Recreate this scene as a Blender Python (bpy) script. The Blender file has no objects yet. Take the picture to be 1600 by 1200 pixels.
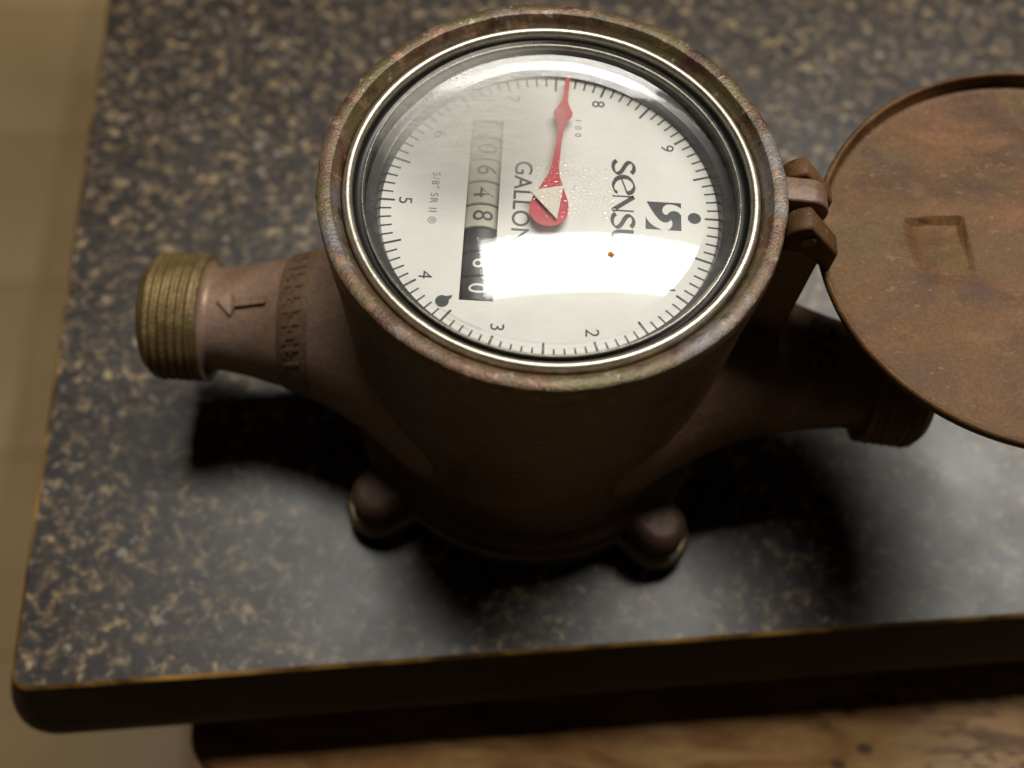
import bpy, bmesh, math, random
from math import sin, cos, pi, radians, sqrt, atan2
from mathutils import Matrix, Vector

random.seed(7)
SC = bpy.context.scene
COL = SC.collection
S = 0.001                       # all sizes below are written in millimetres

# ------------------------------------------------------------------ camera
CAM = Vector((-6.9, -129.7, 276.0))
RIGHT = Vector((0.99857, 0.04557, 0.02796))
DOWN = Vector((0.05323, -0.89589, -0.44107))
FWD = Vector((0.00495, 0.44193, -0.89704))
cd = bpy.data.cameras.new("camera")
cam = bpy.data.objects.new("camera", cd)
COL.objects.link(cam)
UP = -DOWN
BK = -FWD
cam.matrix_world = Matrix(((RIGHT.x, UP.x, BK.x, CAM.x * S), (RIGHT.y, UP.y, BK.y, CAM.y * S),
                           (RIGHT.z, UP.z, BK.z, CAM.z * S), (0, 0, 0, 1)))
cd.sensor_width = 36.0
cd.lens = 36.0 * 1692.35 / 1600.0
cd.clip_start = 0.01
cd.clip_end = 20.0
cd.dof.use_dof = True
cd.dof.focus_distance = 0.216
cd.dof.aperture_fstop = 8.0
SC.camera = cam

# ------------------------------------------------------------------ world and lamp
w = bpy.data.worlds.new("World")
SC.world = w
w.use_nodes = True
bg = w.node_tree.nodes["Background"]
bg.inputs[0].default_value = (1.0, 0.80, 0.58, 1)
bg.inputs[1].default_value = 0.016

ld = bpy.data.lights.new("ceiling_fixture", 'AREA')      # long fluorescent fixture overhead and behind
ld.shape = 'RECTANGLE'
ld.size = 1.16
ld.size_y = 0.26
ld.energy = 23.0
ld.color = (1.0, 0.965, 0.885)
lamp = bpy.data.objects.new("ceiling_fixture", ld)
COL.objects.link(lamp)
lamp.location = (0.35, 0.415, 1.20)
lamp.rotation_euler = (0, 0, radians(8.5))

vs = SC.view_settings
SC.display_settings.display_device = 'sRGB'
vs.view_transform = 'Standard'
vs.look = 'None'
vs.exposure = 0.0
vs.gamma = 1.0
SC.cycles.max_bounces = 10
SC.cycles.transparent_max_bounces = 12


# ------------------------------------------------------------------ material helpers
class NT:
    def __init__(self, name):
        self.m = bpy.data.materials.new(name)
        self.m.use_nodes = True
        self.t = self.m.node_tree
        self.b = self.t.nodes["Principled BSDF"]
        self.out = self.t.nodes["Material Output"]
        tc = self.t.nodes.new("ShaderNodeTexCoord")
        self.co = tc.outputs["Object"]

    def new(self, typ, **kw):
        n = self.t.nodes.new(typ)
        for k, v in kw.items():
            setattr(n, k, v)
        return n

    def link(self, a, b):
        self.t.links.new(a, b)

    def mapping(self, scale=(1, 1, 1), rot=(0, 0, 0), loc=(0, 0, 0)):
        n = self.new("ShaderNodeMapping")
        n.inputs["Scale"].default_value = scale
        n.inputs["Rotation"].default_value = rot
        n.inputs["Location"].default_value = loc
        self.link(self.co, n.inputs["Vector"])
        return n.outputs["Vector"]

    def noise(self, scale, detail=4, rough=0.55, dist=0.0, vec=None):
        n = self.new("ShaderNodeTexNoise")
        n.inputs["Scale"].default_value = scale
        n.inputs["Detail"].default_value = detail
        n.inputs["Roughness"].default_value = rough
        n.inputs["Distortion"].default_value = dist
        self.link(vec if vec else self.co, n.inputs["Vector"])
        return n.outputs["Fac"]

    def voronoi(self, scale, vec=None, out="Distance", rand=1.0):
        n = self.new("ShaderNodeTexVoronoi")
        n.inputs["Scale"].default_value = scale
        n.inputs["Randomness"].default_value = rand
        self.link(vec if vec else self.co, n.inputs["Vector"])
        return n.outputs[out]

    def ramp(self, fac, stops):
        n = self.new("ShaderNodeValToRGB")
        cr = n.color_ramp
        while len(cr.elements) > 1:
            cr.elements.remove(cr.elements[-1])
        cr.elements[0].position = stops[0][0]
        cr.elements[0].color = (*stops[0][1], 1) if not isinstance(stops[0][1], float) else (stops[0][1],) * 3 + (1,)
        for p, c in stops[1:]:
            e = cr.elements.new(p)
            e.color = (*c, 1) if not isinstance(c, float) else (c, c, c, 1)
        self.link(fac, n.inputs[0])
        return n.outputs[0]

    def mix(self, fac, a, b, mode='MIX'):
        n = self.new("ShaderNodeMix", data_type='RGBA', blend_type=mode)
        for k, v in ((0, fac), (6, a), (7, b)):
            if isinstance(v, (int, float)):
                n.inputs[k].default_value = v
            elif isinstance(v, tuple):
                n.inputs[k].default_value = (*v, 1)
            else:
                self.link(v, n.inputs[k])
        return n.outputs[2]

    def math(self, op, a, b=0.0):
        n = self.new("ShaderNodeMath", operation=op)
        for k, v in ((0, a), (1, b)):
            if isinstance(v, (int, float)):
                n.inputs[k].default_value = v
            else:
                self.link(v, n.inputs[k])
        return n.outputs[0]

    def set(self, key, v):
        if isinstance(v, (int, float)):
            self.b.inputs[key].default_value = v
        elif isinstance(v, tuple):
            self.b.inputs[key].default_value = (*v, 1)
        else:
            self.link(v, self.b.inputs[key])

    def bump(self, h, strength=0.3, dist=0.0003):
        n = self.new("ShaderNodeBump")
        n.inputs["Strength"].default_value = strength
        n.inputs["Distance"].default_value = dist
        self.link(h, n.inputs["Height"])
        self.link(n.outputs[0], self.b.inputs["Normal"])


def mat_plain(name, col, rough=0.5, metal=0.0, spec=0.5):
    m = NT(name)
    m.set("Base Color", col)
    m.set("Roughness", rough)
    m.set("Metallic", metal)
    m.b.inputs["Specular IOR Level"].default_value = spec
    return m.m


def mat_bronze(name, stops, scale=60, metal=0.35, rough=(0.42, 0.65), fine=900, bump=0.25, patch=None, stretch=None):
    m = NT(name)
    v = m.mapping(stretch) if stretch else None
    n1 = m.noise(scale, 6, 0.62, 0.6, v)
    c = m.ramp(n1, stops)
    if patch:
        for sc, lo, hi, pc in patch:
            n2 = m.noise(sc, 5, 0.6, 0.4, v)
            f = m.ramp(n2, [(lo, 0.0), (hi, 1.0)])
            c = m.mix(f, c, pc)
    n3 = m.noise(fine, 3, 0.6)
    g = m.ramp(n3, [(0.3, 0.72), (0.7, 1.15)])
    c = m.mix(1.0, c, g, 'MULTIPLY')
    m.set("Base Color", c)
    m.set("Roughness", m.ramp(n1, [(0.3, rough[0]), (0.7, rough[1])]))
    m.set("Metallic", metal)
    m.bump(m.math('ADD', n3, m.noise(fine * 0.25, 4)), bump, 0.0004)
    return m.m


M = {}
M['pipe'] = mat_bronze('pipe_bronze', [(0.3, (0.175, 0.100, 0.064)), (0.5, (0.27, 0.170, 0.109)), (0.7, (0.33, 0.215, 0.148))],
                       45, 0.2, (0.38, 0.5), 1100, 0.15, [(30, 0.5, 0.66, (0.35, 0.235, 0.205))])
M['bronze'] = mat_bronze('aged_bronze', [(0.3, (0.085, 0.042, 0.026)), (0.5, (0.145, 0.082, 0.053)), (0.7, (0.195, 0.117, 0.079))],
                         40, 0.25, (0.38, 0.6), 520, 0.55, [(25, 0.52, 0.68, (0.125, 0.066, 0.050)), (140, 0.60, 0.70, (0.17, 0.10, 0.064))])
M['rim'] = mat_bronze('patinated_bronze', [(0.3, (0.075, 0.034, 0.018)), (0.48, (0.135, 0.070, 0.038)), (0.6, (0.115, 0.082, 0.042)), (0.75, (0.21, 0.12, 0.07))],
                      150, 0.3, (0.34, 0.5), 1900, 0.35,
                      [(60, 0.48, 0.58, (0.11, 0.085, 0.032)), (50, 0.54, 0.64, (0.155, 0.14, 0.145)), (260, 0.57, 0.66, (0.25, 0.135, 0.075)), (110, 0.57, 0.65, (0.075, 0.028, 0.020)), (420, 0.60, 0.68, (0.30, 0.24, 0.16)), (190, 0.60, 0.66, (0.05, 0.042, 0.02))])
M['lid'] = mat_bronze('lid_bronze', [(0.3, (0.065, 0.026, 0.010)), (0.45, (0.108, 0.050, 0.018)), (0.58, (0.138, 0.068, 0.025)), (0.75, (0.175, 0.085, 0.033))],
                      42, 0.05, (0.5, 0.64), 1500, 0.12,
                      [(30, 0.50, 0.66, (0.13, 0.078, 0.027)), (26, 0.54, 0.70, (0.062, 0.031, 0.017)), (38, 0.58, 0.74, (0.205, 0.092, 0.038)), (60, 0.59, 0.72, (0.080, 0.037, 0.026)), (110, 0.58, 0.72, (0.17, 0.085, 0.033)), (500, 0.60, 0.72, (0.22, 0.12, 0.055))],
                      (1.0, 1.5, 1.0))
M['lid'].node_tree.nodes['Principled BSDF'].inputs['Specular IOR Level'].default_value = 0.22
M['spud'] = mat_bronze('olive_brass', [(0.3, (0.13, 0.082, 0.030)), (0.5, (0.22, 0.150, 0.060)), (0.7, (0.30, 0.215, 0.095))],
                       140, 0.45, (0.38, 0.55), 1400, 0.5, [(60, 0.55, 0.68, (0.20, 0.165, 0.07))])
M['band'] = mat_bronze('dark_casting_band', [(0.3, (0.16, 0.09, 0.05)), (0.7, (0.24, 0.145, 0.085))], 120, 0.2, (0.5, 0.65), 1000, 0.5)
M['outlet'] = mat_bronze('outlet_bronze_shaded', [(0.3, (0.11, 0.058, 0.036)), (0.5, (0.175, 0.102, 0.066)), (0.7, (0.23, 0.14, 0.095))],
                         45, 0.15, (0.45, 0.6), 800, 0.25, [(30, 0.5, 0.66, (0.27, 0.165, 0.135))])  # darker copy of the pipe bronze, with the lid's shade put into its colour
M['plate'] = mat_bronze('bottom_plate_brass', [(0.3, (0.24, 0.16, 0.09)), (0.7, (0.50, 0.40, 0.25))], 90, 0.7, (0.28, 0.42), 1200, 0.25)
M['steel'] = mat_bronze('bolt_steel', [(0.3, (0.30, 0.27, 0.22)), (0.7, (0.5, 0.46, 0.38))], 200, 0.9, (0.28, 0.4), 1500, 0.2)
M['chrome'] = mat_bronze('brushed_steel_ring', [(0.3, (0.50, 0.455, 0.37)), (0.7, (0.64, 0.59, 0.49))], 300, 1.0, (0.36, 0.46), 2500, 0.1)
M['bright'] = mat_bronze('worn_inner_ring', [(0.3, (0.20, 0.185, 0.16)), (0.7, (0.32, 0.30, 0.26))], 300, 1.0, (0.25, 0.35), 2500, 0.1)
M['groove'] = mat_plain('black_gasket', (0.012, 0.011, 0.010), 0.35)
M['wall'] = mat_plain('dark_register_wall', (0.010, 0.009, 0.008), 0.3, 0.0, 0.3)
M['ledge'] = mat_plain('glossy_ledge', (0.05, 0.048, 0.045), 0.17, 0.0, 0.6)
M['ink'] = mat_plain('black_ink', (0.03, 0.03, 0.032), 0.55)
M['softink'] = mat_plain('soft_black_ink', (0.075, 0.072, 0.068), 0.55)
M['greyink'] = mat_plain('grey_ink', (0.16, 0.16, 0.15), 0.55)
M['red'] = mat_plain('red_pointer_paint', (0.52, 0.028, 0.045), 0.38)
M['ivory'] = mat_plain('ivory_plastic', (0.72, 0.67, 0.56), 0.35)
M['white_digit'] = mat_plain('white_numeral', (0.75, 0.74, 0.70), 0.45)
M['wheel_light'] = mat_plain('cream_wheel', (0.50, 0.48, 0.38), 0.45)
M['wheel_dark'] = mat_plain('black_wheel', (0.025, 0.025, 0.025), 0.35)
M['crumb'] = mat_plain('orange_crumb', (0.55, 0.22, 0.03), 0.7)


def mk_dial():
    m = NT('white_dial_plate')
    n = m.noise(90, 4)
    m.set("Base Color", m.ramp(n, [(0.3, (0.70, 0.69, 0.63)), (0.7, (0.78, 0.77, 0.71))]))
    m.set("Roughness", 0.5)
    return m.m


M['dial'] = mk_dial()


def mk_glass():
    m = NT('clear_lens_glass')
    t = m.t
    tr = m.new("ShaderNodeBsdfTransparent")
    tr.inputs[0].default_value = (0.985, 0.985, 0.985, 1)
    gl = m.new("ShaderNodeBsdfGlossy")
    gl.inputs["Roughness"].default_value = 0.03
    gl2 = m.new("ShaderNodeBsdfGlossy")
    gl2.inputs["Roughness"].default_value = 0.19
    glm = m.new("ShaderNodeMixShader")
    glm.inputs[0].default_value = 0.25
    m.link(gl.outputs[0], glm.inputs[1])
    m.link(gl2.outputs[0], glm.inputs[2])
    lw = m.new("ShaderNodeLayerWeight")
    lw.inputs[0].default_value = 0.5
    f = m.math('ADD', m.math('MULTIPLY', m.math('POWER', lw.outputs["Facing"], 5.0), 0.95), 0.042)
    mx = m.new("ShaderNodeMixShader")
    m.link(f, mx.inputs[0])
    m.link(tr.outputs[0], mx.inputs[1])
    m.link(glm.outputs[0], mx.inputs[2])
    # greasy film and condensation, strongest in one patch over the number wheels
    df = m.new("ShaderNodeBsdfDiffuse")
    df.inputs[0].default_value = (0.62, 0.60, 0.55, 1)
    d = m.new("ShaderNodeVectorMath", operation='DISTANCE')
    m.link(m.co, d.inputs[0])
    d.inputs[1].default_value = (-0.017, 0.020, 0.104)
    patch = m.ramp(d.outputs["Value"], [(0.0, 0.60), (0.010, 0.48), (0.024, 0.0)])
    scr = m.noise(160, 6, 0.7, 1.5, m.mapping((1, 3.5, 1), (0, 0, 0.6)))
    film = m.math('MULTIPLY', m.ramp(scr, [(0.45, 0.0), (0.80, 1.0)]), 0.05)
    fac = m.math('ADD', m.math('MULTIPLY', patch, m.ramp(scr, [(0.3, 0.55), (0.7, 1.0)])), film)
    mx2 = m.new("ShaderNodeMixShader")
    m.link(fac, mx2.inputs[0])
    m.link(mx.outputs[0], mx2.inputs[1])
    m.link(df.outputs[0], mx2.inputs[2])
    m.link(mx2.outputs[0], m.out.inputs[0])
    return m.m


M['glass'] = mk_glass()


def mk_water():
    m = NT('water_drop')
    tr = m.new("ShaderNodeBsdfTransparent")
    tr.inputs[0].default_value = (0.90, 0.90, 0.90, 1)
    gl = m.new("ShaderNodeBsdfGlossy")
    gl.inputs["Roughness"].default_value = 0.06
    lw = m.new("ShaderNodeLayerWeight")
    lw.inputs[0].default_value = 0.5
    f = m.math('ADD', m.math('MULTIPLY', m.math('POWER', lw.outputs["Facing"], 4.0), 0.9), 0.15)
    mx = m.new("ShaderNodeMixShader")
    m.link(f, mx.inputs[0])
    m.link(tr.outputs[0], mx.inputs[1])
    m.link(gl.outputs[0], mx.inputs[2])
    m.link(mx.outputs[0], m.out.inputs[0])
    return m.m


M['water'] = mk_water()


def mk_laminate():
    m = NT('speckled_granite_laminate')
    warp = m.noise(260, 3, 0.5)
    v = m.mapping((1, 1, 1), (0, 0, 0.5))
    a = m.noise(265, 5, 0.62, 0.45, v)
    b = m.noise(330, 3, 0.55, 0.4, m.mapping((1.0, 1.5, 1.0), (0, 0, 1.1)))
    c2 = m.noise(120, 3, 0.5)
    base = m.ramp(a, [(0.40, (0.016, 0.013, 0.013)), (0.50, (0.036, 0.027, 0.022)), (0.57, (0.098, 0.068, 0.037)), (0.64, (0.265, 0.19, 0.10)), (0.75, (0.48, 0.38, 0.24))])
    fl = m.ramp(b, [(0.60, 0.0), (0.66, 1.0)])
    base = m.mix(m.math('MULTIPLY', fl, 0.85), base, (0.24, 0.165, 0.092))
    dk = m.ramp(c2, [(0.40, 1.0), (0.56, 0.0)])
    base = m.mix(m.math('MULTIPLY', dk, 0.6), base, (0.018, 0.014, 0.013))
    blu = m.ramp(m.noise(260, 3, 0.5, 0.5, m.mapping((1, 1, 1), (0, 0, 2.0), (0.3, 0.1, 0))), [(0.64, 0.0), (0.70, 1.0)])
    base = m.mix(m.math('MULTIPLY', blu, 0.6), base, (0.34, 0.29, 0.24))
    m.set("Base Color", base)
    m.set("Roughness", m.ramp(m.noise(40, 4), [(0.3, 0.33), (0.7, 0.42)]))
    m.b.inputs["Specular IOR Level"].default_value = 0.60
    m.bump(m.noise(1500, 2), 0.12, 0.0002)
    return m.m


M['laminate'] = mk_laminate()


def mk_wood(name, stops, scale, sx, rough, rot=0.0):
    m = NT(name)
    v = m.mapping(sx, (0, 0, rot))
    n = m.noise(scale, 6, 0.6, 0.8, v)
    m.set("Base Color", m.ramp(n, stops))
    m.set("Roughness", rough)
    m.b.inputs['Specular IOR Level'].default_value = 0.25
    m.bump(n, 0.3, 0.0004)
    return m.m


M['seam'] = mk_wood('golden_wood_seam', [(0.3, (0.02, 0.010, 0.004)), (0.46, (0.14, 0.07, 0.018)), (0.66, (0.48, 0.27, 0.07))], 38, (1, 1, 1), 0.45)
M['trim'] = mk_wood('dark_stained_edge_wood', [(0.3, (0.018, 0.008, 0.003)), (0.7, (0.042, 0.019, 0.007))], 50, (1, 1, 1), 0.6)


def mk_board():
    m = NT('weathered_tan_board')
    v = m.mapping((1, 3.2, 1), (0, 0, -0.75))
    n = m.noise(26, 6, 0.62, 1.0, v)
    c = m.ramp(n, [(0.28, (0.10, 0.040, 0.014)), (0.44, (0.215, 0.102, 0.034)), (0.58, (0.295, 0.16, 0.058)), (0.74, (0.40, 0.25, 0.105))])
    pits = m.voronoi(95, m.mapping((1, 1.6, 1), (0, 0, -0.6)))
    pf = m.ramp(pits, [(0.16, 1.0), (0.30, 0.0)])
    sel = m.ramp(m.noise(18, 2), [(0.46, 0.0), (0.56, 1.0)])
    c = m.mix(m.math('MULTIPLY', m.math('MULTIPLY', pf, sel), 0.8), c, (0.035, 0.018, 0.010))
    d = m.new("ShaderNodeVectorMath", operation='DISTANCE')
    m.link(m.co, d.inputs[0])
    d.inputs[1].default_value = (0.137, -0.092, -0.044)
    near = m.ramp(d.outputs["Value"], [(0.012, 1.0), (0.034, 0.0)])
    v2 = m.mapping((1, 5, 1), (0, 0, -0.72))
    st = m.ramp(m.noise(70, 5, 0.65, 0.8, v2), [(0.46, 0.0), (0.56, 1.0)])
    c = m.mix(m.math('MULTIPLY', near, 0.55), c, (0.40, 0.28, 0.17))
    c = m.mix(m.math('MULTIPLY', m.math('MULTIPLY', near, st), 0.8), c, (0.07, 0.038, 0.03))
    m.set("Base Color", c)
    m.set("Roughness", 0.65)
    m.b.inputs['Specular IOR Level'].default_value = 0.15
    m.bump(n, 0.3, 0.0006)
    return m.m


M['board'] = mk_board()


def mk_tile():
    m = NT('beige_floor_tile')
    n = m.noise(9, 5, 0.6, 0.5)
    c = m.ramp(n, [(0.3, (0.53, 0.36, 0.18)), (0.7, (0.61, 0.425, 0.225))])
    m.set("Base Color", c)
    m.set("Roughness", 0.5)
    m.bump(m.noise(60, 4), 0.1, 0.001)
    return m.m


M['tile'] = mk_tile()
M['grout'] = mat_plain('brown_grout', (0.42, 0.29, 0.14), 0.8)


# ------------------------------------------------------------------ mesh helpers
def obj(name, verts, faces, mat, parent=None, sharp=35, smooth=True):
    me = bpy.data.meshes.new(name)
    me.from_pydata([tuple(c * S for c in v) for v in verts], [], faces)
    return finish(name, me, mat, parent, sharp, smooth)


def finish(name, me, mat, parent, sharp=35, smooth=True):
    bm = bmesh.new()
    bm.from_mesh(me)
    bmesh.ops.remove_doubles(bm, verts=bm.verts, dist=1e-7)
    bmesh.ops.recalc_face_normals(bm, faces=bm.faces)
    bm.to_mesh(me)
    bm.free()
    if smooth:
        for p in me.polygons:
            p.use_smooth = True
        me.set_sharp_from_angle(angle=radians(sharp))
    me.materials.append(mat)
    o = bpy.data.objects.new(name, me)
    COL.objects.link(o)
    if parent:
        o.parent = parent
    return o


def lathe(profile, n=128, close=False):
    """profile [(r, z)] round the z axis"""
    V, F = [], []
    k = len(profile)
    for i in range(n):
        a = 2 * pi * i / n
        for r, z in profile:
            V.append((r * cos(a), r * sin(a), z))
    for i in range(n):
        j = (i + 1) % n
        for q in range(k - 1 + (1 if close else 0)):
            q2 = (q + 1) % k
            F.append((i * k + q, j * k + q, j * k + q2, i * k + q2))
    return V, F


def cap(V, F, n, k, q):
    F.append(tuple(i * k + q for i in range(n)))


def prism(poly, z0, z1):
    n = len(poly)
    V = [(x, y, z0) for x, y in poly] + [(x, y, z1) for x, y in poly]
    F = [tuple(range(n))[::-1], tuple(range(n, 2 * n))]
    for i in range(n):
        j = (i + 1) % n
        F.append((i, j, n + j, n + i))
    return V, F


def join(*parts):
    V, F = [], []
    for v, f in parts:
        b = len(V)
        V += list(v)
        F += [tuple(i + b for i in q) for q in f]
    return V, F


def bevelled(name, V, F, mat, parent, width, seg=2, ang=40):
    me = bpy.data.meshes.new(name)
    me.from_pydata([tuple(c * S for c in v) for v in V], [], F)
    bm = bmesh.new()
    bm.from_mesh(me)
    bmesh.ops.remove_doubles(bm, verts=bm.verts, dist=1e-7)
    bmesh.ops.recalc_face_normals(bm, faces=bm.faces)
    ed = [e for e in bm.edges if len(e.link_faces) == 2 and e.calc_face_angle() > radians(ang)]
    bmesh.ops.bevel(bm, geom=ed, offset=width * S, segments=seg, profile=0.5, affect='EDGES', clamp_overlap=True)
    bm.to_mesh(me)
    bm.free()
    return finish(name, me, mat, parent, 50)


def empty(name, loc=(0, 0, 0)):
    o = bpy.data.objects.new(name, None)
    o.empty_display_size = 0.02
    o.location = [c * S for c in loc]
    COL.objects.link(o)
    return o


def text_mesh(txt, size, extrude, align='CENTER', spacing=1.0, offset=0.0):
    """flat text as (V, F) in mm; x along the line, y up, z thickness"""
    cu = bpy.data.curves.new("lettering", 'FONT')
    cu.body = txt
    cu.size = size
    cu.extrude = extrude
    cu.align_x = align
    cu.align_y = 'CENTER'
    cu.space_character = spacing
    cu.offset = offset
    cu.resolution_u = 5
    o = bpy.data.objects.new("lettering", cu)
    COL.objects.link(o)
    dg = bpy.context.evaluated_depsgraph_get()
    me = bpy.data.meshes.new_from_object(o.evaluated_get(dg))
    V = [tuple(v.co) for v in me.vertices]
    F = [tuple(p.vertices) for p in me.polygons]
    bpy.data.objects.remove(o)
    bpy.data.curves.remove(cu)
    bpy.data.meshes.remove(me)
    return V, F


# ------------------------------------------------------------------ floor, worktop, board
floor = obj('floor', [(-2500, -2500, -752), (2500, -2500, -752), (2500, 2500, -752), (-2500, 2500, -752)], [(0, 1, 2, 3)], M['grout'], None, smooth=False)
floor['kind'] = 'structure'
TP = 203.0
fe1 = Vector((cos(radians(5.2)), sin(radians(5.2))))
fe2 = Vector((-sin(radians(5.2)), cos(radians(5.2))))
fo = Vector((-522.0, 468.0))
tile_proto = None
for iu in range(-3, 2):
    for iv in range(-5, 4):
        c = fo + fe1 * (iu * TP + TP / 2) + fe2 * (iv * TP + TP / 2)
        if tile_proto is None:
            h = TP / 2 - 1.6
            V, F = prism([(-h, -h), (h, -h), (h, h), (-h, h)], 0, 4)
            tile_proto = bevelled('tile', V, F, M['tile'], floor, 1.2, 2)
            t = tile_proto
        else:
            t = tile_proto.copy()
            COL.objects.link(t)
        t.location = (c.x * S, c.y * S, -0.754 + random.uniform(-0.0003, 0.0003))
        t.rotation_euler = (0, 0, radians(5.2))

P0 = Vector((-124.6, -84.3))
e1 = Vector((0.9922, 0.1247)).normalized()
e2 = Vector((-0.103, 0.9947)).normalized()


def edge_path(L1=900, L2=760, r=5.0):
    pts = []
    a = P0 + e2 * r
    b = P0 + e1 * r
    for i in range(25):
        pts.append(P0 + e2 * (r + (L2 - r) * (1 - i / 25) ** 1.5))
    for i in range(9):
        t = i / 8
        pts.append(a * (1 - t) ** 2 + P0 * (2 * t * (1 - t)) + b * t * t)
    for i in range(1, 31):
        pts.append(P0 + e1 * (r + (L1 - r) * (i / 30) ** 1.5))
    return pts


PATH = edge_path()


def normals(pts):
    N = []
    for i in range(len(pts)):
        d = (pts[min(i + 1, len(pts) - 1)] - pts[max(i - 1, 0)]).normalized()
        N.append(Vector((d.y, -d.x)))
    return N


NRM = normals(PATH)
# path runs from the back down the left edge to the corner, then right: outward is to the right of travel
if NRM[0].x > 0:
    NRM = [-n for n in NRM]


def sweep(profile, wob=0.0):
    V, F = [], []
    k = len(profile)
    for p, n in zip(PATH, NRM):
        for o_, z in profile:
            q = p + n * (o_ + random.uniform(-wob, wob))
            V.append((q.x, q.y, z))
    for i in range(len(PATH) - 1):
        for q in range(k - 1):
            F.append((i * k + q, (i + 1) * k + q, (i + 1) * k + q + 1, i * k + q + 1))
    return V, F


top = empty('countertop', (P0.x, P0.y, 0))
top['label'] = 'speckled dark granite laminate worktop with dark wood edge, under the water meter'
top['category'] = 'countertop'


def at_top(o):
    o.parent = top
    o.matrix_parent_inverse = Matrix.Translation([-c * S for c in (P0.x, P0.y, 0)])
    return o


far = [P0 + e1 * 900 + e2 * 760]
poly = [(p.x, p.y) for p in PATH] + [(far[0].x, far[0].y)]
V, F = prism(poly, -27.9, 0)
at_top(obj('laminate_top', V, F, M['laminate'], None, smooth=False))
V, F = sweep([(0.0, 0.05), (0.45, -0.15), (1.0, -0.75), (1.0, -3.0)], 0.10)
at_top(obj('edge_seam', V, F, M['seam'], None))
V, F = sweep([(1.0, -0.9), (1.4, -1.8), (2.2, -3.8), (4.9, -10.5), (7.2, -16.5), (8.2, -20.5), (8.0, -24), (6.6, -27), (4, -28.2), (-20, -28.2)])
at_top(obj('wooden_edge', V, F, M['trim'], None))


def board_outline():
    pts = []
    r = 14.0
    c = Vector((-91.5 + r, -85.0))
    pts.append((-91.5 + 2, -20))
    for i in range(11):
        a = pi + (pi / 2 + 0.05) * i / 10
        pts.append((c.x + r * cos(a), c.y + r * sin(a)))
    pts += [(40, -104), (160, -108), (420, -116), (440, -100), (440, 10), (100, -10)]
    return pts


V, F = prism(board_outline(), -70, -44)
brd = bevelled('tan_board', V, F, M['board'], None, 3.0, 3, 60)
brd['label'] = 'weathered tan board with dark pits, jutting out below the front edge of the worktop'
brd['category'] = 'board'

# ------------------------------------------------------------------ the water meter
meter = empty('water_meter')
meter['label'] = 'old bronze water meter with round glass-covered white dial and open hinged lid'
meter['category'] = 'water meter'

H = 104.3
# main case: a turned bronze barrel
prof = [(30, 9), (46.5, 9), (47.2, 9.8), (47.2, 17), (46.4, 18.6), (44.6, 20), (43.8, 24), (43.8, 40), (44.2, 58), (45.0, 76), (45.4, 88), (45.8, 92), (45.8, 99)]
V, F = lathe(prof)
obj('body', V, F, M['bronze'], meter)

# the top rim, an uneven cast ring
prof = [(45.85, 97), (46.1, 99), (46.1, 103.5), (45.95, 104.05), (45.5, 104.3), (43.9, 104.35), (43.3, 104.15), (42.9, 103.7), (41.75, 101.9), (41.5, 101.2), (41.5, 99)]
n = 220
V, F = lathe(prof, n)
V2 = []
for (x, y, z) in V:
    a = atan2(y, x)
    q = 0.10 * sin(7 * a + 1) + 0.08 * sin(17 * a + 2) + 0.05 * sin(41 * a) + 0.04 * sin(73 * a + 0.7)
    r = sqrt(x * x + y * y)
    if z > 102:
        z += q * 0.6
        r += q * (0.9 if r > 44 else 0.2)
    V2.append((r * cos(a), r * sin(a), z))
obj('rim', V2, F, M['rim'], meter, 28)

# register: steel ring, gasket, inner ring, dark wall
def torus_prof(R, r, z, k=12, a0=-0.6, a1=pi + 0.6):
    return [(R + r * cos(a0 + (a1 - a0) * i / k), z + r * sin(a0 + (a1 - a0) * i / k)) for i in range(k + 1)]


V, F = lathe([(41.4, 99.5)] + [(41.35, 101.3), (41.2, 102.0), (40.9, 102.5), (40.5, 102.8), (40.1, 102.9), (39.7, 102.75), (39.4, 102.4), (39.25, 101.9), (39.2, 100.6)], 160)
obj('steel_ring', V, F, M['chrome'], meter, 80)
V, F = lathe([(39.25, 101.2), (38.95, 100.2), (38.0, 99.9), (37.2, 100.0)], 128)
obj('gasket', V, F, M['groove'], meter, 80)
V, F = lathe([(37.75, 99.9)] + torus_prof(37.4, 0.33, 100.9) + [(37.1, 100.0)], 160)
obj('inner_ring', V, F, M['bright'], meter, 80)
V, F = lathe([(37.25, 100.4), (37.2, 97.3), (37.1, 97.05)], 160)
obj('register_wall', V, F, M['wall'], meter, 60)
V, F = lathe([(37.1, 97.05), (36.9, 96.98), (36.4, 96.86), (35.9, 96.75), (35.4, 96.66), (35.1, 96.6), (34.95, 96.45)], 160)
obj('bezel_ledge', V, F, M['ledge'], meter, 60)
V, F = lathe([(34.95, 96.45), (34.8, 96.0), (34.4, 94.05), (34.4, 93.6)], 160)
obj('dial_surround', V, F, M['wall'], meter, 60)

# lens: a shallow dome of clear glass
RD = 150.0
RB = 31.2                                     # beyond this radius the lens turns up into a moulded edge
zc_top = 100.4 + (RD - sqrt(RD * RD - RB ** 2)) - RD


def lens_z(r):
    if r <= RB:
        return zc_top + sqrt(RD * RD - r * r)
    z = zc_top + sqrt(RD * RD - RB * RB)
    t = min(r, 34.6) - RB
    z += 0.192 * t + 0.5 * 0.010 * t * t
    if r > 34.6:
        z += 1.1 * (min(r, 35.9) - 34.6)
    return z


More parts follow.
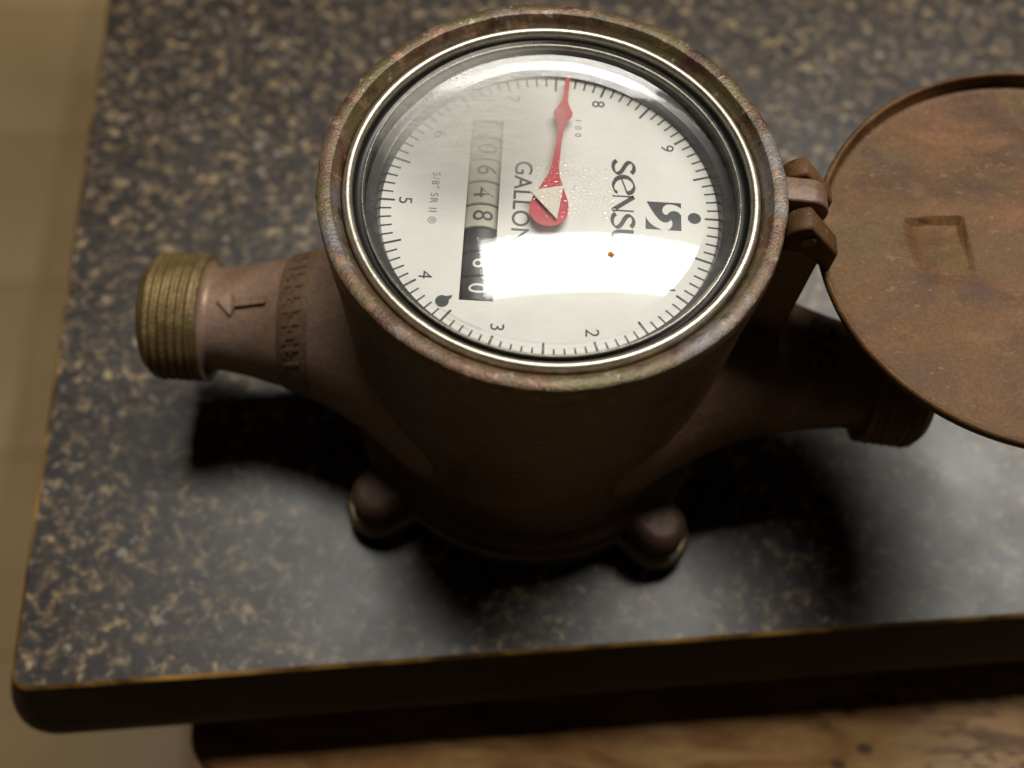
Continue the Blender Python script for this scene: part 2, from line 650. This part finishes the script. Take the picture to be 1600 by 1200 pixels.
rad = [31.2 * i / 40 for i in range(41)] + [31.2 + 0.34 * i for i in range(1, 11)] + [35.0, 35.5, 35.9, 36.5, 37.2]
outer = [(r, lens_z(r)) for r in rad]
inner = [(r, z - 2.0) for r, z in outer[::-1]]
pr = outer + inner
V, F = lathe(pr, 160)
F = [tuple(dict.fromkeys(f)) for f in F]
lens = obj('lens', V, F, M['glass'], meter, 7)


def dome_z(x, y):
    return lens_z(sqrt(x * x + y * y))


# moisture on the glass, between pointer and brand name
V, F = [], []
taken = []
for i in range(2600):
    a = random.uniform(0, 2 * pi)
    rr = 1.25 * sqrt(random.random())
    if random.random() > math.exp(-(rr / 0.95) ** 4):
        continue
    x = 4.6 + 7.4 * rr * cos(a) - 0.3 * rr * rr
    y = -2.2 + 7.0 * rr * sin(a)
    r = random.choice((0.12, 0.16, 0.22, 0.30, 0.40, 0.46)) * random.uniform(0.8, 1.15) * (1.1 - 0.3 * rr)
    if any((x - p) ** 2 + (y - q) ** 2 < (1.35 * (r + t)) ** 2 for p, q, t in taken):
        continue
    taken.append((x, y, r))
    if len(taken) > 360:
        break
    ex = random.uniform(1.0, 1.7)
    b = len(V)
    z0 = dome_z(x, y)
    ca, sa = cos(0.5), sin(0.5)
    for ring, (fr, fz) in enumerate(((1.0, -0.02), (0.75, 0.20), (0.38, 0.31))):
        for k in range(8):
            t = k * pi / 4
            px, py = r * ex * fr * cos(t), r * fr * sin(t)
            qx, qy = px * ca - py * sa, px * sa + py * ca
            V.append((x + qx, y + qy, z0 + r * fz + 0.01))
    V.append((x, y, z0 + r * 0.35 + 0.01))
    for ring in range(2):
        for k in range(8):
            k2 = (k + 1) % 8
            F.append((b + ring * 8 + k, b + ring * 8 + k2, b + ring * 8 + 8 + k2, b + ring * 8 + 8 + k))
    for k in range(8):
        F.append((b + 16 + k, b + 16 + (k + 1) % 8, b + 24))
dr = obj('water_droplets', V, F, M['water'], lens, 60)
dr['kind'] = 'stuff'

# dial with the counter window cut out
ZD = 94.0
WIN = (-17.1, -10.45, -22.4, 22.2)       # x0 x1 y0 y1
bm = bmesh.new()
nO = 128
vo = [bm.verts.new((34.6 * cos(2 * pi * i / nO) * S, 34.6 * sin(2 * pi * i / nO) * S, ZD * S)) for i in range(nO)]
vi = [bm.verts.new((x * S, y * S, ZD * S)) for x, y in ((WIN[0], WIN[2]), (WIN[1], WIN[2]), (WIN[1], WIN[3]), (WIN[0], WIN[3]))]
ee = [bm.edges.new((vo[i], vo[(i + 1) % nO])) for i in range(nO)] + [bm.edges.new((vi[i], vi[(i + 1) % 4])) for i in range(4)]
bmesh.ops.triangle_fill(bm, use_beauty=True, use_dissolve=False, edges=ee)
vb = [bm.verts.new((v.co.x, v.co.y, v.co.z - 1.2 * S)) for v in vi]
for i in range(4):
    bm.faces.new((vi[i], vi[(i + 1) % 4], vb[(i + 1) % 4], vb[i]))
me = bpy.data.meshes.new('dial')
bm.to_mesh(me)
bm.free()
dial = finish('dial', me, M['dial'], meter, smooth=False)
V, F = lathe([(34.6, 92.5), (0.01, 92.5 - 9)], 48)
# floor of the register, dark, well below the number wheels
obj('register_base', V, F, M['groove'], meter)

PHI = radians(-0.6)


def dial_xy(u, v):
    """u runs along the print (towards the viewer), v is up on the print (to the right)"""
    x, y = v, -u
    return (x * cos(PHI) - y * sin(PHI), x * sin(PHI) + y * cos(PHI))


def dial_print(name, V, F, mat, u0, v0, z=ZD + 0.02, parent=None):
    W = []
    for (a, b, c) in V:
        x, y = dial_xy(u0 + a, v0 + b)
        W.append((x, y, z + c))
    return obj(name, W, F, mat, parent or dial, smooth=False)


# scale: one hundred marks
V, F = [], []
for i in range(100):
    a = PHI + 2 * pi * i / 100
    big = i % 5 == 0
    r0, r1, hw = (30.9 if i % 10 == 5 else 32.2 if not big else 31.6), 34.4, (0.24 if big else 0.19)
    b = len(V)
    for r, s in ((r0, -hw), (r1, -hw * 1.1), (r1, hw * 1.1), (r0, hw)):
        V.append((r * cos(a) - s * sin(a), r * sin(a) + s * cos(a), ZD + 0.02))
    F.append((b, b + 1, b + 2, b + 3))
obj('scale_marks', V, F, M['ink'], dial, smooth=False)

for k in range(1, 10):
    a = PHI - 2 * pi * k / 10
    x, y = 29.6 * cos(a), 29.6 * sin(a)
    tv, tf = text_mesh(str(k), 3.9, 0.01)
    W = []
    for (p, q, c) in tv:
        W.append((x + q, y - p, ZD + 0.02 + c))
    obj('numeral', W, tf, M['ink'] if k not in (6, 7) else M['greyink'], dial, smooth=False)  # six and seven in paler ink: the lens glare is put into their colour


def disc(cx, cy, r, z, n=24, sx=1.0):
    V = [(cx + sx * r * cos(2 * pi * i / n), cy + r * sin(2 * pi * i / n), z) for i in range(n)]
    return V, [tuple(range(n))]


x, y = dial_xy(0.0, 29.5)
obj('index_dot', *disc(x, y, 1.35, ZD + 0.022), M['ink'], dial, smooth=False)
V, F = disc(-20.3, -22.9, 1.35, ZD + 0.022)
V[2] = (-18.5, -22.0, ZD + 0.022)
V[3] = (-18.4, -21.4, ZD + 0.022)
obj('index_dot', V, F, M['ink'], dial, smooth=False)


# brand lettering drawn with a broad nib, so strokes swell and thin
def nib_stroke(pts, thin, thick, ang):
    n = len(pts)
    L, R = [], []
    for i in range(n):
        d = (Vector(pts[min(i + 1, n - 1)]) - Vector(pts[max(i - 1, 0)])).normalized()
        th = atan2(d.y, d.x)
        w_ = thin + (thick - thin) * abs(sin(th - ang))
        nn = Vector((-d.y, d.x)) * w_ / 2
        p = Vector(pts[i])
        L.append(p + nn)
        R.append(p - nn)
    V = [(p.x, p.y, 0) for p in L] + [(p.x, p.y, 0) for p in R]
    F = [(i, i + 1, n + i + 1, n + i) for i in range(n - 1)]
    return V, F


def spline(ctrl, k=8):
    out = []
    c = [ctrl[0]] + ctrl + [ctrl[-1]]
    for i in range(1, len(c) - 2):
        for j in range(k):
            t = j / k
            p = []
            for d in (0, 1):
                p0, p1, p2, p3 = c[i - 1][d], c[i][d], c[i + 1][d], c[i + 2][d]
                p.append(0.5 * (2 * p1 + (p2 - p0) * t + (2 * p0 - 5 * p1 + 4 * p2 - p3) * t * t + (3 * p1 - p0 - 3 * p2 + p3) * t ** 3))
            out.append(tuple(p))
    out.append(tuple(ctrl[-1]))
    return out


def letter(ch):
    """unit letters: width about 0.75, height 1"""
    if ch == 'S':
        c = [(0.60, 0.86), (0.46, 0.97), (0.27, 0.98), (0.12, 0.88), (0.10, 0.72), (0.22, 0.59), (0.40, 0.48), (0.56, 0.36), (0.62, 0.20), (0.52, 0.06), (0.33, 0.0), (0.14, 0.04), (0.03, 0.16)]
        return [nib_stroke(spline(c), 0.075, 0.20, radians(50))]
    if ch == 'E':     # a round lower-case form as tall as its neighbours
        c = [(0.13, 0.40), (0.40, 0.53), (0.68, 0.68), (0.66, 0.88), (0.47, 1.0), (0.24, 0.92), (0.08, 0.70), (0.06, 0.42), (0.16, 0.16), (0.38, 0.02), (0.58, 0.06), (0.73, 0.22)]
        return [nib_stroke(spline(c), 0.07, 0.19, radians(25))]
    if ch == 'N':
        return [nib_stroke([(0.05, 0), (0.05, 1)], 0.07, 0.07, 0), nib_stroke([(0.05, 1.0), (0.70, 0.0)], 0.2, 0.2, 0), nib_stroke([(0.70, 0), (0.70, 1)], 0.07, 0.07, 0)]
    if ch == 'U':
        c = [(0.08, 1.0), (0.08, 0.6), (0.09, 0.3), (0.20, 0.07), (0.38, 0.01), (0.55, 0.08), (0.64, 0.3), (0.65, 0.6), (0.65, 1.0)]
        return [nib_stroke(spline(c), 0.07, 0.17, radians(30))]


u = -13.6
parts = []
for ch in "SENSUS":
    wd = {'S': 5.5, 'E': 6.2, 'N': 5.5, 'U': 5.6}[ch]
    for (V, F) in letter(ch):
        parts.append(([(u + wd * a, 12.75 + 4.4 * b, 0) for a, b, c in V], F))
    u += {'S': 3.95, 'E': 5.0, 'N': 4.5, 'U': 4.3}[ch]
V, F = join(*parts)
dial_print('brand_lettering', V, F, M['ink'], 0, 0)

tv, tf = text_mesh("GALLONS", 5.2, 0.01, 'LEFT', 1.0, 0.03)
dial_print('unit_lettering', tv, tf, M['softink'], -11.9, -6.0)
tv, tf = text_mesh('5/8" SR II \u00ae', 2.3, 0.01, 'CENTER', 1.15)
dial_print('size_lettering', tv, tf, M['greyink'], -1.2, -23.8)
tv, tf = text_mesh('1 0 0', 2.0, 0.01, 'CENTER', 1.2)
dial_print('small_lettering', tv, tf, M['greyink'], -21.4, 5.1)


# square emblem with a swirl
def emb(pts):
    return [((y - 922) * 0.01635 - 0.2, (x - 1030) * 0.01515 + 23.2, 0) for x, y in pts]


A1 = [(800, 718), (1268, 718), (1268, 800), (1225, 770), (1180, 752), (1120, 744), (1070, 752), (1030, 785), (1012, 835), (1022, 880), (1055, 908), (1085, 900), (1100, 872), (1130, 850), (1180, 841), (1230, 856), (1268, 900),
      (1268, 1135), (1085, 1135), (1125, 1105), (1147, 1060), (1150, 1015), (1128, 975), (1105, 1005), (1070, 1022), (1025, 1020), (970, 985), (920, 925), (880, 865), (840, 795)]
A2 = [(788, 945), (805, 985), (840, 1035), (890, 1078), (950, 1110), (1010, 1135), (788, 1135)]
bmv = emb(A1)
dial_print('emblem', bmv, [tuple(range(len(bmv)))], M['ink'], 0, 0)
bmv = emb(A2)
dial_print('emblem', bmv, [tuple(range(len(bmv)))], M['ink'], 0, 0)

# number wheels in the window
RW = 5.2
xw = (WIN[0] + WIN[1]) / 2
zw = ZD - 0.55 - RW
for u, d, dark in ((-20.6, '0', 0), (-15.1, '0', 0), (-9.5, '6', 0), (-3.8, '4', 0), (1.9, '8', 0), (7.6, '1', 1), (13.4, '6', 1), (19.2, '0', 1)):
    V, F = [], []
    n = 40
    hw = 2.72 if u > -20 else 2.1
    for yy, rr in ((-u - hw, RW - 0.25), (-u - hw + 0.2, RW), (-u + hw - 0.2, RW), (-u + hw, RW - 0.25)):
        for i in range(n):
            a = 2 * pi * i / n
            V.append((xw + rr * cos(a), yy, zw + rr * sin(a)))
    for s in range(3):
        for i in range(n):
            j = (i + 1) % n
            F.append((s * n + i, s * n + j, (s + 1) * n + j, (s + 1) * n + i))
    F.append(tuple(range(n)))
    F.append(tuple(range(3 * n, 4 * n)))
    wo = obj('number_wheel', V, F, M['wheel_dark' if dark else 'wheel_light'], meter)
    tv, tf = text_mesh(d, 6.0 if not dark else 5.4, 0.01)
    roll = {'1': 1.1, '6': 0.5}.get(d, 0.0) if dark else {'4': -0.2, '6': 0.25}.get(d, 0.0)
    W = []
    for p, q, c in tv:
        a = (q + roll) / RW
        W.append((xw + (RW + 0.03 + c) * sin(a), -u - p * 0.92, zw + (RW + 0.03 + c) * cos(a)))
    if u > -20:
        obj('digit', W, tf, M['white_digit'] if dark else M['softink'], wo, smooth=False)  # ink on the light wheels softened to paint in the haze over the window

# red pointer over the dial
hub = Vector((-0.3, -1.7))
pl = [(-3.95, 0.6), (-3.6, 2.6), (-2.6, 5.0), (-1.2, 8.6), (-0.75, 11.0), (-0.55, 17.5), (-0.6, 20.5), (-1.1, 22.8), (-1.95, 24.4), (-2.0, 25.3), (-1.3, 26.6), (-0.65, 28.2), (-0.5, 31.0), (-0.42, 35.3)]
prr = [(-x, y) for x, y in pl[::-1]]
low = [(3.95 * cos(a), 3.95 * sin(a)) for a in [-(i / 14) * pi for i in range(1, 14)]]
out = pl + prr + low
th = radians(-5.2)
W = [(hub.x + x * cos(th) - y * sin(th), hub.y + x * sin(th) + y * cos(th)) for x, y in out]
V, F = prism(W, 96.0, 96.4)
ptr = obj('pointer', V, F, M['red'], meter, 40)
V, F = lathe([(0.01, 96.2), (1.2, 96.2), (1.2, 93.5)], 24)
obj('pivot', [(x + hub.x, y + hub.y, z) for x, y, z in V], F, M['steel'], ptr)
# small three-cornered flow indicator above the hub
tri = [(-4.2, 3.0), (2.6, 4.6), (1.4, -3.6)]
V, F = prism([(x - 0.1, y - 0.9) for x, y in tri], 96.9, 97.3)
obj('flow_indicator', V, F, M['ivory'], meter, smooth=False)


# ------------------------------------------------------------------ pipes
def pipe_r(x):
    """outer radius of the pipe neck at distance x from the meter axis"""
    pts = [(20, 38.0), (25, 37.0), (30, 34.2), (34, 31.0), (38, 28.0), (42, 25.2), (46, 22.8), (50, 20.7), (54, 18.9), (58, 17.3), (62, 16.0), (70, 14.0), (76, 12.9), (79.5, 12.6)]
    if x <= pts[0][0]:
        return pts[0][1]
    for (a, ra), (b, rb) in zip(pts, pts[1:]):
        if x <= b:
            t = (x - a) / (b - a)
            return ra + (rb - ra) * t
    return pts[-1][1]


ZP = 40.4


def around_x(V):
    return [(z, x, y + ZP) for x, y, z in V]      # lathe axis z becomes world x


def flip(V):
    return [(-x, y, z) for x, y, z in V]


neck = [(pipe_r(q), q) for q in [20 + 59.5 * i / 60 for i in range(61)]] + [(13.3, 80.3), (14.4, 80.6)]
bore = [(10.2, 95.0), (9.6, 94.0), (9.4, 60)]


def threaded():
    V, F = [], []
    n, k = 96, 100
    for i in range(n + 1):
        a = 2 * pi * i / n
        for j in range(k):
            q = 80.6 + 13.8 * j / (k - 1)
            ph = ((q / 2.05) - i / n) % 1.0
            t = abs(ph - 0.5) * 2
            r = 15.05 + 0.70 * min(1, max(0, 1.35 * t - 0.15))
            if q < 82.2:
                r = 15.6
            if q > 92.4:
                r = min(r, 15.8 - (q - 92.4) * 0.9)
            V.append((r * cos(a), r * sin(a), q))
    for i in range(n):
        for j in range(k - 1):
            F.append((i * k + j, (i + 1) * k + j, (i + 1) * k + j + 1, i * k + j + 1))
    V2, F2 = lathe([(12.0, 80.6), (15.6, 80.6)], n)
    V3, F3 = lathe([(15.8 - 2.0 * 0.9, 94.4), (13.4, 95.0)] + bore, n)
    return join((V, F), (V2, F2), (V3, F3))


Vn, Fn = lathe(neck, 96)
Vt, Ft = threaded()
left_pipe = obj('inlet_pipe', flip(around_x(Vn)), Fn, M['pipe'], meter, 60)
obj('threaded_end', flip(around_x(Vt)), Ft, M['spud'], left_pipe, 60)
YAW = radians(-5.0)


def turn(V):
    return [(x * cos(YAW) - y * sin(YAW), x * sin(YAW) + y * cos(YAW), z) for x, y, z in V]


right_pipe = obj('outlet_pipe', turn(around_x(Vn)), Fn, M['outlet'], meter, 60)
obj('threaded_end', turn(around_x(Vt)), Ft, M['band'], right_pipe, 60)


def wrap(x, t, h, sgn):
    """x signed distance along the pipe, t circumference (positive to the back), on top"""
    r = pipe_r(abs(x)) + h
    a = t / pipe_r(abs(x))
    return (x, r * sin(a), ZP + r * cos(a))


def wrap_poly(name, poly, h, parent, mat, sub=1):
    me_v = []
    n = len(poly)
    for x, t in poly:
        me_v.append(wrap(x, t, -0.3, 1))
    for x, t in poly:
        me_v.append(wrap(x, t, h, 1))
    F = [tuple(range(n, 2 * n))]
    for i in range(n):
        F.append((i, (i + 1) % n, n + (i + 1) % n, n + i))
    return obj(name, me_v, F, mat, parent, smooth=False)


# raised flow arrow on the inlet
arrow = [(-76.3, -2.2), (-72.6, -5.8), (-71.5, -3.9), (-64.2, -3.6), (-64.2, -2.0), (-71.6, -2.0), (-72.9, 0.2)]
wrap_poly('flow_arrow', arrow, 0.9, left_pipe, M['pipe'])
# cast band with worn raised marks
V, F = lathe([(pipe_r(61.5) - 0.1, 61.5), (pipe_r(61.2) + 0.3, 61.0), (pipe_r(54.5) + 0.35, 54.0), (pipe_r(53.5), 53.5)], 96)
band = obj('cast_band', flip(around_x(V)), F, M['band'], left_pipe, 60)
for k in range(11):
    t0 = 13.0 - 3.1 * k
    x0 = -59.8
    for (a0, a1, b0, b1) in random.choice((((0, 4.2, 0, .7), (0, 1, .7, 1.9), (3.2, 4.2, .7, 1.9)), ((0, 4.2, 0, .8), (1.6, 2.4, .8, 1.9)), ((0, 4.2, .6, 1.4),), ((0, .9, 0, 1.9), (0, 4.2, 0, .7), (1.9, 2.6, .7, 1.6)))):
        W = []
        for h in (0.1, 0.62):
            for xx, tt in ((x0 + a0, t0 - b0), (x0 + a1, t0 - b0), (x0 + a1, t0 - b1), (x0 + a0, t0 - b1)):
                W.append(wrap(xx, tt, h, 1))
        obj('worn_mark', W, [(4, 5, 6, 7), (0, 1, 5, 4), (1, 2, 6, 5), (2, 3, 7, 6), (3, 0, 4, 7)], M['band'], left_pipe, smooth=False)
# raised size figures on the outlet, read from back to front
tv, tf = text_mesh('5/8', 9.5, 1.1, 'CENTER', 1.1, 0.25)
W = [wrap(67.0 + q, -p * 1.05 - 1.0, c + 0.25, 1) for p, q, c in tv]
obj('size_figures', turn(W), tf, M['outlet'], right_pipe, smooth=False)

# ------------------------------------------------------------------ bottom plate, ears, bolts
EARS = [radians(a) for a in (222, 311, 43, 131)]
EC = 51.5


def stadium(ang, r, rin=36, rout=EC, k=14):
    c = Vector((cos(ang), sin(ang)))
    t = Vector((-c.y, c.x))
    pts = [c * rin - t * r * 1.25]
    for i in range(k + 1):
        a = -pi / 2 + pi * i / k
        pts.append(c * (rout + r * cos(a)) + t * r * sin(a))
    pts.append(c * rin + t * r * 1.25)
    return [(p.x, p.y) for p in pts]


for a in EARS:
    V, F = prism(stadium(a, 6.8), 9.2, 18.0)
    bevelled('case_ear', V, F, M['bronze'], meter, 3.3, 5, 60)
prof = [(0.01, 0.0), (34, 0.0), (36, 1.0), (37, 3.0), (46.0, 3.0), (47.6, 3.6), (47.6, 8.4), (47.0, 8.9), (30, 8.9)]
V, F = lathe(prof, 96)
plate = obj('bottom_plate', V, F, M['plate'], meter)
for a in EARS:
    V, F = prism(stadium(a, 8.7, 38), 3.1, 8.8)
    bevelled('plate_ear', V, F, M['plate'], plate, 1.4, 3, 60)
    cx, cy = EC * cos(a), EC * sin(a)
    hexp = [(cx + 6.4 * cos(a + i * pi / 3), cy + 6.4 * sin(a + i * pi / 3)) for i in range(6)]
    V, F = prism(hexp, 0.1, 3.2)
    bevelled('bolt', V, F, M['steel'], plate, 0.5, 2, 40)

# ------------------------------------------------------------------ hinge and lid
HX, HZ, HY = 51.2, 97.6, 2.0


def barrel(y0, y1, r, extra, n=24, ra=0.0, flare=None):
    """a knuckle: rounded barrel along y, plus a tongue towards the side given by extra (x to reach, z half height)"""
    V, F = [], []
    prof_ = []
    ex, zl, zh = extra
    sgn = 1 if ex > HX else -1
    for i in range(n + 1):
        a = pi / 2 + pi * i / n if sgn > 0 else pi / 2 - pi * i / n
        prof_.append((HX + r * cos(a), HZ + r * sin(a)))
    prof_ += [(ex, zl), (ex, zh)]
    k = len(prof_)
    for yy in (y0, y1):
        for x, z in prof_:
            V.append((x, yy, z))
    F.append(tuple(range(k)))
    F.append(tuple(range(k, 2 * k)))
    for i in range(k):
        j = (i + 1) % k
        F.append((i, j, k + j, k + i))
    return V, F


V, F = barrel(-0.6, 5.2, 4.5, (44.6, 92.5, 102.6))
hb = bevelled('hinge_bracket', V, F, M['outlet'], meter, 0.5, 2, 60)
# long rib under the hinge, down the side of the case
V, F = [], []
sec = [(43.0, 95.0), (55.2, 94.0), (55.8, 92.0), (55.6, 62.0), (54.6, 55.0), (52.0, 51.0), (48.0, 49.5), (42.0, 49.0)]
for yy in (-6.6, 8.6):
    for x, z in sec:
        V.append((x, yy, z))
k = len(sec)
F = [tuple(range(k)), tuple(range(k, 2 * k))] + [(i, (i + 1) % k, k + (i + 1) % k, k + i) for i in range(k)]
bevelled('hinge_rib', V, F, M['bronze'], meter, 1.2, 3, 30)
V, F = lathe([(0.01, -7.3), (1.4, -7.3), (1.7, -7.0), (1.7, 10.7), (1.4, 11.0), (0.01, 11.0)], 20)
obj('hinge_pin', [(x + HX, z, y + HZ) for x, y, z in V], F, M['bronze'], hb)

# lid: a shallow bronze dish lying open, inner face up, tipped up a little at its far end
LT = radians(4)
LR = 47.0
LC = Vector((103.3, 0.5, 90.6))


def lid_pt(x, y, z):
    """x outwards from hinge, y back, z up from the lip plane, in the lid's own plane"""
    return (LC.x + x * cos(LT) - z * sin(LT), LC.y + y, LC.z + x * sin(LT) + z * cos(LT))


DEP = 3.6


def smooth01(t):
    t = max(0.0, min(1.0, t))
    return t * t * (3 - 2 * t)


def floor_h(x, y):
    """height of the lid's inner face: shallow square recess, faint ring mark, slight casting waves"""
    z = -DEP
    # recess edge frame, slightly turned
    a = radians(-4)
    X0, Y0 = x + 20.4, y - 0.2
    p = X0 * cos(a) - Y0 * sin(a)
    q = X0 * sin(a) + Y0 * cos(a)
    inside = smooth01((p + 7.2) / 4.0) * smooth01((6.3 - p) / 0.6) * smooth01((8.6 - q) / 0.35)
    tilt = max(0.0, (q + 8.5) / 17.1)
    z -= 2.1 * inside * tilt
    r = sqrt((x + 33.9) ** 2 + (y - 2.6) ** 2)
    z -= 0.16 * math.exp(-((r - 5.3) / 0.35) ** 2) * smooth01((y + 0.5) / 6.0)
    z += (0.10 * sin(x * 0.21 + 1) * cos(y * 0.17) + 0.05 * sin(x * 0.6 + y * 0.5)) * smooth01((44.0 - sqrt(x * x + y * y)) / 8.0)
    return z


V, F = [], []
RI = 45.5
grid = {}
N = 150
st = 2 * RI / N
# inner face as a square grid pressed onto a disc
for i in range(N + 1):
    for j in range(N + 1):
        x, y = -RI + i * st, -RI + j * st
        if x * x + y * y <= (RI - 0.3) ** 2:
            grid[i, j] = len(V)
            V.append(lid_pt(x, y, floor_h(x, y)))
for (i, j), a in list(grid.items()):
    if (i + 1, j) in grid and (i, j + 1) in grid and (i + 1, j + 1) in grid:
        F.append((a, grid[i + 1, j], grid[i + 1, j + 1], grid[i, j + 1]))
lid = obj('lid', V, F, M['lid'], meter, 80)
# rounded rim and outside of the lid
prof = [(RI - 2.4, -DEP - 0.05), (RI - 1.6, -DEP + 0.06), (RI - 0.6, -DEP + 0.14), (RI - 0.1, -DEP + 0.55), (RI + 0.05, -0.8), (RI + 0.25, -0.25), (RI + 0.55, 0.0), (RI + 1.0, -0.05), (LR - 0.1, -0.5), (LR, -1.3), (LR - 0.8, -3.2), (LR - 2.6, -5.2), (LR - 6, -6.6), (30, -8.2), (0.01, -9.2)]
V, F = lathe(prof, 160)
obj('lid_rim', [lid_pt(x, y, z) for x, y, z in V], F, M['lid'], lid, 60)
for y0, y1 in ((6.0, 10.6), (-6.9, -1.5)):
    V, F = barrel(y0, y1, 4.5, (58.6, 86.0, 93.0))
    bevelled('hinge_knuckle', V, F, M['lid'], lid, 0.7, 2, 60)

# a crumb lying on the glass
V, F = [], []
for i in range(5):
    for j in range(8):
        r = (0.12, 0.5, 0.62, 0.45, 0.1)[i] * (1 + 0.3 * sin(j * 2.3 + i))
        V.append((11.6 + r * cos(j * pi / 4) * 1.25, -15.8 + r * sin(j * pi / 4) * 0.9, dome_z(11.6, -15.8) - 0.02 + 0.2 * i))
for i in range(4):
    for j in range(8):
        F.append((i * 8 + j, i * 8 + (j + 1) % 8, i * 8 + 8 + (j + 1) % 8, i * 8 + 8 + j))
F += [tuple(range(8)), tuple(range(32, 40))]
cr = obj('crumb', V, F, M['crumb'], None, 60)
cr['label'] = 'tiny orange crumb lying on the meter glass near the emblem'
cr['category'] = 'crumb'
